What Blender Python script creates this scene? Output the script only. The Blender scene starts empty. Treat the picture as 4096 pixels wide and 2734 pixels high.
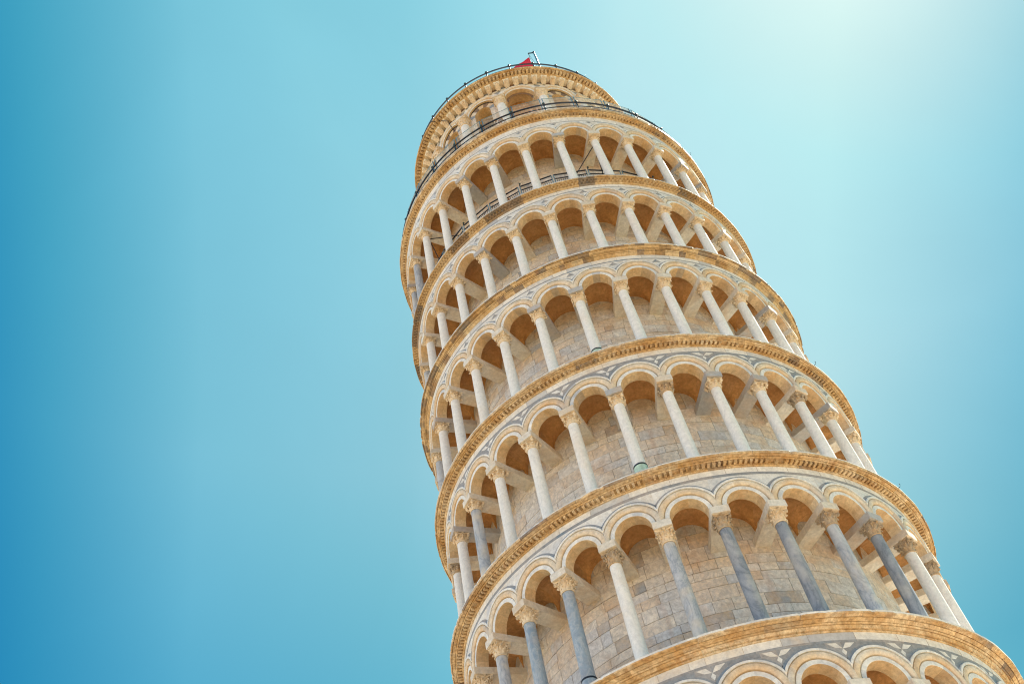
import bpy, math, random
from mathutils import Vector, Matrix
R_ = math.radians
rnd = random.Random(7)

# ------------------------------------------------------------------ camera, sky, sun, exposure
SC = bpy.context.scene
COL = SC.collection
LEAN = Matrix.Rotation(R_(-4.0), 4, 'Y')          # the tower's lean (towards -x)

def cam_matrix():
    yaw, pit, rol = R_(-6.557), R_(51.544), R_(-14.103)
    fw = Vector((math.sin(yaw)*math.cos(pit), math.cos(yaw)*math.cos(pit), math.sin(pit)))
    rt = Vector((math.cos(yaw), -math.sin(yaw), 0))
    up = rt.cross(fw)
    c, s = math.cos(rol), math.sin(rol)
    r2, u2 = c*rt + s*up, -s*rt + c*up
    m = Matrix((r2, u2, -fw)).transposed().to_4x4()
    m.translation = Vector((0, -30.02, 1.65))
    return LEAN @ m
cd = bpy.data.cameras.new('camera'); cam = bpy.data.objects.new('camera', cd); COL.objects.link(cam)
cd.sensor_width = 36.0; cd.lens = 4258.2*36/4096; cd.clip_start = 0.1; cd.clip_end = 5000
cam.matrix_world = cam_matrix(); SC.camera = cam

SUN_AZ, SUN_EL = 137.0, 62.0        # azimuth measured from -y towards +x
sdir = Vector((math.sin(R_(SUN_AZ))*math.cos(R_(SUN_EL)), -math.cos(R_(SUN_AZ))*math.cos(R_(SUN_EL)), math.sin(R_(SUN_EL))))

GAIN = 2.4*2**1.8
# deep blue on the far side from the sun, cyan overhead, pale round the sun (factors on the Nishita sky); stops out of view raised as fill for the shaded front
SIDE = [(-1.0, (3.2, 2.7, 2.3)), (-.62, (1.5, 1.6, 1.6)), (-.46, (.25, .9, 1.22)), (-.40, (.74, 1.19, 1.32)), (-.28, (1.95, 1.6, 1.52)), (-.1, (2.0, 1.55, 1.37)), (.1, (2.9, 1.71, 1.37)), (.28, (2.25, 1.6, 1.25)), (.46, (.90, 1.05, .97)), (1.0, (2.6, 2.2, 1.9))]
GLOW = [(-1.0, (4.7, 2.55, 2.75)), (.20, (3.1, 2.1, 2.1)), (.45, (.60, 1.42, 1.29)), (.70, (1.05, 1.61, 1.34)), (.85, (1.40, 1.64, 1.42)), (.93, (1.17, 1.47, 1.44)), (.97, (.95, 1.21, 1.29)), (1.0, (.98, .93, 1.08))]
HIGH = [(0.0, (1.3, 2.0, 2.0)), (.35, (.75, 1.45, 1.5)), (.5, (.68, 1.41, 1.5)), (.7, (1.5, 2.04, 1.83)), (.95, (1.2, 2.32, 1.98))]
LEFT_RIGHT = (.950, .3003, -.0855)

def build_world():
    w = bpy.data.worlds.new('World'); SC.world = w; w.use_nodes = True
    nt = w.node_tree; N = nt.nodes; L = nt.links; N.clear()
    out = N.new('ShaderNodeOutputWorld'); bg = N.new('ShaderNodeBackground')
    sky = N.new('ShaderNodeTexSky'); sky.sky_type = 'NISHITA'; sky.sun_disc = False
    sky.sun_elevation = R_(SUN_EL); sky.sun_rotation = R_(180-SUN_AZ)
    sky.air_density = 1.0; sky.dust_density = 0.4; sky.ozone_density = 1.5; sky.altitude = 0
    geo = N.new('ShaderNodeTexCoord')
    def grade(vec, stops):
        dot = N.new('ShaderNodeVectorMath'); dot.operation = 'DOT_PRODUCT'; dot.inputs[1].default_value = vec
        L.new(geo.outputs['Generated'], dot.inputs[0])
        h = N.new('ShaderNodeMath'); h.operation = 'MULTIPLY_ADD'; h.inputs[1].default_value = .5; h.inputs[2].default_value = .5; L.new(dot.outputs['Value'], h.inputs[0])
        r = N.new('ShaderNodeValToRGB'); e = r.color_ramp; e.interpolation = 'LINEAR'
        e.elements[0].position = .5+.5*stops[0][0]; e.elements[0].color = stops[0][1]+(1,)
        e.elements[1].position = .5+.5*stops[-1][0]; e.elements[1].color = stops[-1][1]+(1,)
        for p_, c_ in stops[1:-1]: e.elements.new(.5+.5*p_).color = c_+(1,)
        L.new(h.outputs[0], r.inputs[0]); return r.outputs[0]
    cur = sky.outputs[0]
    for v_, st in ((LEFT_RIGHT, SIDE), (tuple(sdir), GLOW), ((0, 0, 1), HIGH)):
        m = N.new('ShaderNodeVectorMath'); m.operation = 'MULTIPLY'; L.new(cur, m.inputs[0]); L.new(grade(v_, st), m.inputs[1]); cur = m.outputs[0]
    nz = N.new('ShaderNodeTexNoise'); nz.inputs['Scale'].default_value = 2.2; nz.inputs['Detail'].default_value = 7; nz.inputs['Roughness'].default_value = .55; nz.inputs['Distortion'].default_value = .6
    L.new(geo.outputs['Generated'], nz.inputs['Vector'])          # faint wisps of high cloud
    cl = N.new('ShaderNodeMapRange'); cl.inputs[1].default_value = .50; cl.inputs[2].default_value = .80; cl.inputs[3].default_value = 1.0/GAIN; cl.inputs[4].default_value = 1.07/GAIN
    L.new(nz.outputs['Fac'], cl.inputs[0])
    m2 = N.new('ShaderNodeVectorMath'); m2.operation = 'SCALE'; L.new(cur, m2.inputs[0]); L.new(cl.outputs[0], m2.inputs['Scale'])
    L.new(m2.outputs[0], bg.inputs['Color']); bg.inputs['Strength'].default_value = .12
    L.new(bg.outputs[0], out.inputs[0])
build_world()
sl = bpy.data.lights.new('sun', 'SUN'); sl.energy = 4.6; sl.angle = R_(.53); sl.color = (1.0, .93, .80)
so = bpy.data.objects.new('sun', sl); COL.objects.link(so)
so.rotation_euler = (-sdir).to_track_quat('-Z', 'Y').to_euler(); so.location = sdir*300
vs = SC.view_settings; vs.view_transform = 'Standard'; vs.look = 'None'; vs.gamma = 1; vs.use_curve_mapping = False
vs.exposure = 1.8
SC.cycles.filter_width = 1.1

# ------------------------------------------------------------------ materials
def mat_new(name):
    m = bpy.data.materials.new(name); m.use_nodes = True
    return m, m.node_tree, m.node_tree.nodes['Principled BSDF']

def ramp_node(nt, stops, interp='LINEAR'):
    r = nt.nodes.new('ShaderNodeValToRGB'); e = r.color_ramp; e.interpolation = interp
    stops = [(p, tuple(c)+(1,) if len(c) == 3 else c) for p, c in stops]
    e.elements[0].position, e.elements[0].color = stops[0]
    e.elements[1].position, e.elements[1].color = stops[-1]
    for p, c in stops[1:-1]:
        n = e.elements.new(p); n.color = c
    return r

def g(v): return (v, v, v)

def stone(name, palette, vein=(.30, .33, .37), vein_amt=.5, vein_scale=1.6, ochre=(.50, .25, .07), ochre_amt=.4, ochre_lo=.5, ochre_hi=.7,
          ochre_scale=.9, drip=0.0, rough=.68, bump=.25, stretch=(1, 1, 1), interp='LINEAR', pit=.35, grime=.25):
    m, nt, b = mat_new(name); N = nt.nodes; L = nt.links
    tc = N.new('ShaderNodeTexCoord'); oi = N.new('ShaderNodeObjectInfo'); at = N.new('ShaderNodeAttribute'); at.attribute_name = 'tint'
    add = N.new('ShaderNodeMath'); add.operation = 'ADD'; L.new(oi.outputs['Random'], add.inputs[0]); L.new(at.outputs['Fac'], add.inputs[1])
    off = N.new('ShaderNodeVectorMath'); off.operation = 'SCALE'; off.inputs[0].default_value = (137, 91, 53); L.new(add.outputs[0], off.inputs['Scale'])
    pos = N.new('ShaderNodeVectorMath'); pos.operation = 'ADD'; L.new(tc.outputs['Object'], pos.inputs[0]); L.new(off.outputs[0], pos.inputs[1])
    # whole-surface position (not shifted block by block) for stains that run over the joints
    off2 = N.new('ShaderNodeVectorMath'); off2.operation = 'SCALE'; off2.inputs[0].default_value = (71, 33, 97); L.new(oi.outputs['Random'], off2.inputs['Scale'])
    pos2 = N.new('ShaderNodeVectorMath'); pos2.operation = 'ADD'; L.new(tc.outputs['Object'], pos2.inputs[0]); L.new(off2.outputs[0], pos2.inputs[1])
    pal = ramp_node(nt, palette, interp)
    # palette position = tint wobbling a little with a broad noise
    n0 = N.new('ShaderNodeTexNoise'); n0.inputs['Scale'].default_value = 1.3; n0.inputs['Detail'].default_value = 5; L.new(pos.outputs[0], n0.inputs['Vector'])
    w0 = N.new('ShaderNodeMath'); w0.operation = 'MULTIPLY_ADD'; w0.inputs[1].default_value = .5; L.new(n0.outputs['Fac'], w0.inputs[0])
    w1 = N.new('ShaderNodeMath'); w1.operation = 'SUBTRACT'; w1.inputs[1].default_value = .25; L.new(at.outputs['Fac'], w1.inputs[0]); L.new(w1.outputs[0], w0.inputs[2])
    L.new(w0.outputs[0], pal.inputs[0])
    # veins
    mp = N.new('ShaderNodeMapping'); mp.inputs['Scale'].default_value = stretch; mp.inputs['Rotation'].default_value = (.5, .7, .2); L.new(pos.outputs[0], mp.inputs[0])
    nv = N.new('ShaderNodeTexNoise'); nv.inputs['Scale'].default_value = vein_scale; nv.inputs['Detail'].default_value = 9; nv.inputs['Roughness'].default_value = .62; nv.inputs['Distortion'].default_value = 1.6
    L.new(mp.outputs[0], nv.inputs['Vector'])
    rv = ramp_node(nt, [(.36, g(0)), (.47, g(.55)), (.5, g(1)), (.53, g(.45)), (.66, g(0))]); L.new(nv.outputs['Fac'], rv.inputs[0])
    f1 = N.new('ShaderNodeMath'); f1.operation = 'MULTIPLY'; f1.inputs[1].default_value = vein_amt; L.new(rv.outputs[0], f1.inputs[0])
    mv = N.new('ShaderNodeMix'); mv.data_type = 'RGBA'; L.new(f1.outputs[0], mv.inputs['Factor']); L.new(pal.outputs[0], mv.inputs['A']); mv.inputs['B'].default_value = vein+(1,)
    # ochre patina
    no = N.new('ShaderNodeTexNoise'); no.inputs['Scale'].default_value = ochre_scale; no.inputs['Detail'].default_value = 8; no.inputs['Roughness'].default_value = .6; no.inputs['Distortion'].default_value = .5
    L.new(pos2.outputs[0], no.inputs['Vector'])
    ro = N.new('ShaderNodeMapRange'); ro.inputs[1].default_value = ochre_lo; ro.inputs[2].default_value = ochre_hi; L.new(no.outputs['Fac'], ro.inputs[0])
    fo = N.new('ShaderNodeMath'); fo.operation = 'MULTIPLY'; fo.inputs[1].default_value = ochre_amt; L.new(ro.outputs[0], fo.inputs[0])
    mo = N.new('ShaderNodeMix'); mo.data_type = 'RGBA'; L.new(fo.outputs[0], mo.inputs['Factor']); L.new(mv.outputs['Result'], mo.inputs['A']); mo.inputs['B'].default_value = ochre+(1,)
    cur = mo.outputs['Result']
    if drip:
        md = N.new('ShaderNodeMapping'); md.inputs['Scale'].default_value = (2.2, 2.2, .22); L.new(pos2.outputs[0], md.inputs[0])
        nd = N.new('ShaderNodeTexNoise'); nd.inputs['Scale'].default_value = 1.5; nd.inputs['Detail'].default_value = 6; L.new(md.outputs[0], nd.inputs['Vector'])
        rd = N.new('ShaderNodeMapRange'); rd.inputs[1].default_value = .58; rd.inputs[2].default_value = .74; rd.inputs[4].default_value = drip; L.new(nd.outputs['Fac'], rd.inputs[0])
        mdx = N.new('ShaderNodeMix'); mdx.data_type = 'RGBA'; L.new(rd.outputs[0], mdx.inputs['Factor']); L.new(cur, mdx.inputs['A']); mdx.inputs['B'].default_value = (.36, .14, .04, 1)
        cur = mdx.outputs['Result']
    # fine grime and pits
    ng = N.new('ShaderNodeTexNoise'); ng.inputs['Scale'].default_value = 9; ng.inputs['Detail'].default_value = 10; ng.inputs['Roughness'].default_value = .7; L.new(pos.outputs[0], ng.inputs['Vector'])
    rg = N.new('ShaderNodeMapRange'); rg.inputs[1].default_value = .35; rg.inputs[2].default_value = .62; rg.inputs[3].default_value = 1-grime; rg.inputs[4].default_value = 1.06; L.new(ng.outputs['Fac'], rg.inputs[0])
    sc = N.new('ShaderNodeVectorMath'); sc.operation = 'SCALE'; L.new(cur, sc.inputs[0]); L.new(rg.outputs[0], sc.inputs['Scale'])
    nl = N.new('ShaderNodeTexNoise'); nl.inputs['Scale'].default_value = 26; nl.inputs['Detail'].default_value = 6; nl.inputs['Roughness'].default_value = .75; L.new(pos2.outputs[0], nl.inputs['Vector'])
    rl = N.new('ShaderNodeMapRange'); rl.inputs[1].default_value = .30; rl.inputs[2].default_value = .42; rl.inputs[3].default_value = 1-pit; rl.inputs[4].default_value = 1; L.new(nl.outputs['Fac'], rl.inputs[0])
    s2 = N.new('ShaderNodeVectorMath'); s2.operation = 'SCALE'; L.new(sc.outputs[0], s2.inputs[0]); L.new(rl.outputs[0], s2.inputs['Scale'])
    L.new(s2.outputs[0], b.inputs['Base Color'])
    b.inputs['Roughness'].default_value = rough; b.inputs['Specular IOR Level'].default_value = .3
    bp = N.new('ShaderNodeBump'); bp.inputs['Strength'].default_value = bump; bp.inputs['Distance'].default_value = .03
    L.new(ng.outputs['Fac'], bp.inputs['Height']); L.new(bp.outputs[0], b.inputs['Normal'])
    return m

def plain(name, col, rough=.5, metal=0.0, var=.25, scale=6):
    m, nt, b = mat_new(name); N = nt.nodes; L = nt.links
    tc = N.new('ShaderNodeTexCoord'); n = N.new('ShaderNodeTexNoise'); n.inputs['Scale'].default_value = scale; n.inputs['Detail'].default_value = 6
    L.new(tc.outputs['Object'], n.inputs['Vector'])
    r = ramp_node(nt, [(.3, tuple(c*(1-var) for c in col)), (.7, tuple(min(1, c*(1+var)) for c in col))]); L.new(n.outputs['Fac'], r.inputs[0])
    L.new(r.outputs[0], b.inputs['Base Color']); b.inputs['Roughness'].default_value = rough; b.inputs['Metallic'].default_value = metal
    return m

WHITE = [(0, (.79, .80, .79)), (.3, (.72, .73, .72)), (.5, (.74, .71, .65)), (.7, (.60, .63, .66)), (.88, (.52, .55, .59)), (1, (.42, .45, .50))]
M = {}
M['white'] = stone('white_marble', WHITE, vein=(.42, .45, .50), vein_amt=.45, ochre=(.62, .44, .24), ochre_amt=.5, ochre_lo=.55, ochre_hi=.76, grime=.15, pit=.2)
M['arch'] = stone('carved_archivolt_marble', [(0, (.78, .73, .64)), (.35, (.70, .58, .42)), (.6, (.74, .66, .53)), (.85, (.60, .57, .52)), (1, (.48, .48, .48))], vein=(.40, .34, .28), vein_amt=.4, ochre=(.56, .32, .12), ochre_amt=.55, ochre_lo=.45, ochre_hi=.7, grime=.2, pit=.2)
M['soffit'] = stone('arch_soffit_marble', [(0, (.78, .65, .45)), (.3, (.70, .52, .31)), (.6, (.74, .61, .44)), (.8, (.60, .47, .31)), (1, (.46, .42, .36))], vein=(.36, .28, .19), vein_amt=.3, ochre=(.46, .24, .08), ochre_amt=.45, ochre_lo=.42, ochre_hi=.68)
M['cornice'] = stone('weathered_cornice_marble', [(0, (.80, .68, .49)), (.3, (.72, .54, .31)), (.5, (.80, .71, .55)), (.68, (.64, .46, .24)), (.84, (.52, .43, .31)), (.94, (.26, .23, .21)), (1, (.17, .16, .16))],
                     vein=(.32, .18, .08), vein_amt=.6, vein_scale=2.2, ochre=(.46, .25, .08), ochre_amt=.55, ochre_lo=.48, ochre_hi=.64, ochre_scale=1.2, drip=.4, bump=.6, grime=.42)
M['patch'] = stone('checkered_cornice_marble', [(0, (.66, .56, .40)), (.40, (.58, .43, .24)), (.52, (.64, .54, .37)), (.60, (.27, .245, .22)), (.85, (.20, .19, .185)), (1, (.34, .25, .14))],
                   vein=(.38, .24, .12), vein_amt=.4, ochre=(.46, .24, .06), ochre_amt=.5, ochre_lo=.45, ochre_hi=.7, drip=.25, bump=.5, grime=.4)
M['masonry'] = stone('wall_block_marble', [(0, (.80, .72, .62)), (.2, (.74, .62, .50)), (.4, (.80, .75, .68)), (.58, (.71, .70, .70)), (.78, (.58, .61, .66)), (.93, (.60, .48, .36)), (1, (.34, .38, .44))],
                     vein=(.34, .35, .38), vein_amt=.5, vein_scale=2.6, ochre=(.56, .34, .17), ochre_amt=.5, ochre_lo=.50, ochre_hi=.72, drip=.32, bump=.6, grime=.22, pit=.22)
M['joint'] = plain('mortar_joint', (.29, .24, .19), .9)
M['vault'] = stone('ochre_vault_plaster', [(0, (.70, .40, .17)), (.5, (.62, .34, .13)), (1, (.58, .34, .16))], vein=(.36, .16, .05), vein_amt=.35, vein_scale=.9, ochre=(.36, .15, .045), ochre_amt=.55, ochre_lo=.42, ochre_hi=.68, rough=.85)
M['beam'] = stone('beam_marble', [(0, (.74, .71, .65)), (.4, (.68, .63, .54)), (.7, (.60, .59, .57)), (1, (.38, .39, .42))], vein=(.40, .40, .40), vein_amt=.35, ochre_amt=.6, ochre_lo=.44, ochre_hi=.72, ochre=(.56, .36, .18), grime=.18, pit=.2)
M['dark'] = stone('dark_inlay_marble', [(0, (.24, .28, .33)), (.5, (.30, .32, .35)), (.8, (.37, .37, .38)), (1, (.16, .24, .33))], vein=(.30, .30, .30), vein_amt=.4, ochre_amt=.15)
SH = dict(stretch=(1, 1, .45), grime=.10, pit=.12, bump=.12)
M['shaft_cream'] = stone('cream_column_marble', [(0, (.77, .76, .74)), (1, (.71, .70, .68))], vein=(.50, .53, .57), vein_amt=.4, vein_scale=3.0, ochre=(.70, .56, .42), ochre_amt=.35, ochre_lo=.52, ochre_hi=.75, **SH)
M['shaft_grey'] = stone('grey_column_marble', [(0, (.50, .52, .55)), (1, (.40, .44, .49))], vein=(.22, .26, .33), vein_amt=.8, vein_scale=1.2, ochre=(.62, .55, .44), ochre_amt=.7, ochre_lo=.50, ochre_hi=.66, **SH)
M['shaft_dark'] = stone('dark_grey_column_marble', [(0, (.30, .33, .38)), (1, (.34, .35, .38))], vein=(.13, .16, .21), vein_amt=.8, vein_scale=1.1, ochre=(.55, .53, .49), ochre_amt=.7, ochre_lo=.52, ochre_hi=.72, **SH)
M['shaft_blue'] = stone('blue_grey_column_marble', [(0, (.22, .30, .40)), (1, (.32, .38, .45))], vein=(.52, .54, .55), vein_amt=.55, vein_scale=2.6, ochre=(.40, .27, .2), ochre_amt=.35, ochre_lo=.5, ochre_hi=.7, **SH)
M['capital'] = stone('carved_capital_marble', [(0, (.76, .66, .51)), (.5, (.70, .58, .42)), (1, (.60, .54, .46))], vein=(.44, .33, .22), vein_amt=.25, vein_scale=5, ochre=(.54, .31, .12), ochre_amt=.4, ochre_lo=.45, ochre_hi=.70, ochre_scale=2.5, grime=.15, pit=.15)
M['capital_dark'] = stone('weathered_capital_marble', [(0, (.50, .40, .28)), (.5, (.42, .36, .29)), (1, (.38, .36, .34))], vein=(.28, .22, .17), vein_amt=.3, vein_scale=5, ochre=(.50, .28, .10), ochre_amt=.45, ochre_lo=.45, ochre_hi=.65, ochre_scale=3, grime=.2, pit=.2)
M['brown'] = stone('brown_striped_stone', [(0, (.24, .16, .11)), (.6, (.20, .14, .10)), (1, (.17, .15, .15))], vein=(.12, .09, .08), vein_amt=.4, ochre_amt=.2)
M['iron'] = plain('dark_painted_iron', (.012, .016, .028), .45, .3)
M['steel'] = plain('blue_grey_galvanised_steel', (.16, .27, .33), .4, .6)
M['wire'] = plain('pale_steel_wire', (.62, .56, .46), .45, .2)
M['copper'] = plain('verdigris_copper', (.42, .56, .47), .7, 0, .25, 9)
M['flag'] = plain('red_flag_cloth', (.62, .02, .06), .8, 0, .12, 5)
M['glass'] = plain('lamp_globe_green_iron', (.015, .035, .035), .3, .2)

# ------------------------------------------------------------------ mesh helpers
def cp(Rr, th, z, o=(0, 0)):
    a = R_(th); return (Rr*math.sin(a)+o[0], -Rr*math.cos(a)+o[1], z)

class MB:
    def __init__(s): s.v = []; s.f = []; s.m = []; s.t = []; s.sm = []; s.mats = []
    def mi(s, name):
        if name not in s.mats: s.mats.append(name)
        return s.mats.index(name)
    def add(s, vs, fs, mat, tint=0.0, smooth=False):
        n = len(s.v); s.v.extend(vs); k = s.mi(mat)
        for f in fs:
            s.f.append(tuple(i+n for i in f)); s.m.append(k); s.t.append(tint); s.sm.append(smooth)
    def quad(s, a, b, c, d, mat, tint=0.0, smooth=False): s.add([a, b, c, d], [(0, 1, 2, 3)], mat, tint, smooth)
    def box(s, c, sx, sy, sz, mat, tint=0.0, rot=None):
        vs = [Vector((x*sx/2, y*sy/2, z*sz/2)) for x in (-1, 1) for y in (-1, 1) for z in (-1, 1)]
        if rot is not None: vs = [rot @ v for v in vs]
        vs = [tuple(v+Vector(c)) for v in vs]
        s.add(vs, [(0, 1, 3, 2), (4, 6, 7, 5), (0, 4, 5, 1), (2, 3, 7, 6), (0, 2, 6, 4), (1, 5, 7, 3)], mat, tint)
    def hexa(s, lo, hi, mat, tint=0.0):            # 4 bottom points, 4 top points
        s.add(list(lo)+list(hi), [(3, 2, 1, 0), (4, 5, 6, 7), (0, 1, 5, 4), (1, 2, 6, 5), (2, 3, 7, 6), (3, 0, 4, 7)], mat, tint)
    def ringbox(s, r0, r1, t0, t1, z0, z1, mat, tint=0.0, o=(0, 0)):
        lo = [cp(r1, t0, z0, o), cp(r1, t1, z0, o), cp(r0, t1, z0, o), cp(r0, t0, z0, o)]
        hi = [cp(r1, t0, z1, o), cp(r1, t1, z1, o), cp(r0, t1, z1, o), cp(r0, t0, z1, o)]
        s.hexa(lo, hi, mat, tint)
    def lathe(s, prof, mat, n=24, tint=0.0, smooth=True, c=(0, 0, 0)):
        vs = []
        for r, z in prof:
            for i in range(n):
                a = 2*math.pi*i/n; vs.append((c[0]+r*math.cos(a), c[1]+r*math.sin(a), c[2]+z))
        fs = []
        for j in range(len(prof)-1):
            for i in range(n):
                k = (i+1) % n; fs.append((j*n+i, j*n+k, (j+1)*n+k, (j+1)*n+i))
        if prof[0][0] > 1e-6: fs.append(tuple(range(n-1, -1, -1)))
        if prof[-1][0] > 1e-6: fs.append(tuple((len(prof)-1)*n+i for i in range(n)))
        s.add(vs, fs, mat, tint, smooth)
    def tube(s, pts, r, mat, n=6, tint=0.0, closed=False):
        P = [Vector(p) for p in pts]; vs = []; m = len(P)
        for i, p in enumerate(P):
            if closed: d = P[(i+1) % m]-P[i-1]
            else: d = P[min(i+1, m-1)]-P[max(i-1, 0)]
            d.normalize(); ref = Vector((0, 0, 1)) if abs(d.z) < .9 else Vector((1, 0, 0))
            x = d.cross(ref).normalized(); y = d.cross(x)
            rr = r[i] if isinstance(r, (list, tuple)) else r
            for k in range(n):
                a = 2*math.pi*k/n; vs.append(tuple(p+(x*math.cos(a)+y*math.sin(a))*rr))
        fs = []
        for i in range(m if closed else m-1):
            j = (i+1) % m
            for k in range(n):
                l = (k+1) % n; fs.append((i*n+k, i*n+l, j*n+l, j*n+k))
        if not closed: fs += [tuple(range(n-1, -1, -1)), tuple((m-1)*n+k for k in range(n))]
        s.add(vs, fs, mat, tint, n > 4)
    def ball(s, c, r, mat, tint=0.0, nu=10, nv=7, sc=(1, 1, 1), rot=None):
        vs = []; fs = []
        for j in range(nv+1):
            b = math.pi*j/nv
            for i in range(nu):
                a = 2*math.pi*i/nu; v = Vector((math.sin(b)*math.cos(a)*r*sc[0], math.sin(b)*math.sin(a)*r*sc[1], math.cos(b)*r*sc[2]))
                if rot is not None: v = rot @ v
                vs.append(tuple(v+Vector(c)))
        for j in range(nv):
            for i in range(nu):
                k = (i+1) % nu; fs.append((j*nu+i, (j+1)*nu+i, (j+1)*nu+k, j*nu+k))
        s.add(vs, fs, mat, tint, True)
    def mesh(s, name, sharp=None):
        me = bpy.data.meshes.new(name); me.from_pydata(s.v, [], s.f)
        for k in s.mats: me.materials.append(M[k])
        me.polygons.foreach_set('material_index', s.m); me.polygons.foreach_set('use_smooth', s.sm)
        a = me.attributes.new('tint', 'FLOAT', 'FACE'); a.data.foreach_set('value', s.t)
        me.update()
        if sharp: me.set_sharp_from_angle(angle=R_(sharp))
        return me

def link(name, me, parent=None, loc=(0, 0, 0), rot=(0, 0, 0)):
    o = bpy.data.objects.new(name, me); COL.objects.link(o)
    o.location = loc; o.rotation_euler = rot
    if parent: o.parent = parent
    return o
def tag(o, label=None, cat=None, group=None, kind=None):
    for k, v in (('label', label), ('category', cat), ('group', group), ('kind', kind)):
        if v: o[k] = v
    return o
def leaning(name, loc):                       # an Empty fixed to the leaning tower's axis
    o = bpy.data.objects.new(name, None); COL.objects.link(o); o.empty_display_size = .5
    o.matrix_world = LEAN @ Matrix.Translation(Vector(loc)); return o

# ------------------------------------------------------------------ ground
def sheet(name, r0, r1, z, n, mat, label=None):
    vs = []; fs = []
    for i in range(n):
        a = 2*math.pi*i/n; vs += [(r0*math.cos(a), r0*math.sin(a), z), (r1*math.cos(a), r1*math.sin(a), z)]
    for i in range(n):
        j = (i+1) % n; fs.append((2*i, 2*i+1, 2*j+1, 2*j))
    me = bpy.data.meshes.new(name); me.from_pydata(vs, [], fs); me.materials.append(mat)
    return tag(link(name, me), label=label, kind='structure')
M['paving'] = stone('warm_bounce_paving', [(0, (.48, .345, .225)), (1, (.42, .305, .195))], vein_amt=.2, ochre_amt=.3, ochre_scale=.2)  # unseen paving added in a warm tone to bounce light onto the undersides
M['lawn'] = plain('dry_lawn', (.25, .17, .075), .95, 0, .3, .6)
sheet('ground', 0.0, 1500, 0.0, 96, M['lawn'])
sheet('bounce_pavement', 0.0, 34, 0.006, 96, M['paving'])

# ------------------------------------------------------------------ the tower
TOWER = leaning('bell_tower', (0, 0, 0))
tag(TOWER, 'round leaning bell tower of white and ochre marble with stacked arcaded galleries', 'tower')

TH0 = .55
# level: centre offset, neck height, spring height, cornice top, cornice radius, spandrel style, cornice style
LEV = {
 'F': dict(o=(.03, -.12), neck=14.22, spring=14.83, top=16.48, R=8.04, sp='kite', co='fascia'),
 'E': dict(o=(.08, -.10), neck=19.85, spring=20.49, top=22.10, R=8.00, sp='plain', co='dentil'),
 'D': dict(o=(.05, -.01), neck=25.59, spring=26.14, top=27.75, R=7.95, sp='kite', co='dentil'),
 'C': dict(o=(-.03, .0), neck=31.15, spring=31.72, top=33.30, R=7.94, sp='tri', co='patch'),
 'B': dict(o=(-.03, .12), neck=36.75, spring=37.20, top=38.76, R=7.88, sp='tri', co='checker'),
 'A': dict(o=(-.10, .10), neck=42.66, spring=43.17, top=45.05, R=7.90, sp='tri2', co='dentil'),
}
ORDER = 'FEDCBA'
FLOOR = {'F': 10.85}
for i in range(1, 6): FLOOR[ORDER[i]] = LEV[ORDER[i-1]]['top']
RF, RB, RC = 7.58, 7.20, 6.05
HALF = 6.0                      # half a bay in degrees
UH = RF*R_(HALF)                # half a bay as arc length
RIN = .535

def interp(x, xs, ys):
    if x <= xs[0]: return ys[0]
    for i in range(len(xs)-1):
        if x <= xs[i+1]:
            t = (x-xs[i])/(xs[i+1]-xs[i]) if xs[i+1] > xs[i] else 1
            return ys[i]+(ys[i+1]-ys[i])*t
    return ys[-1]

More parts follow.
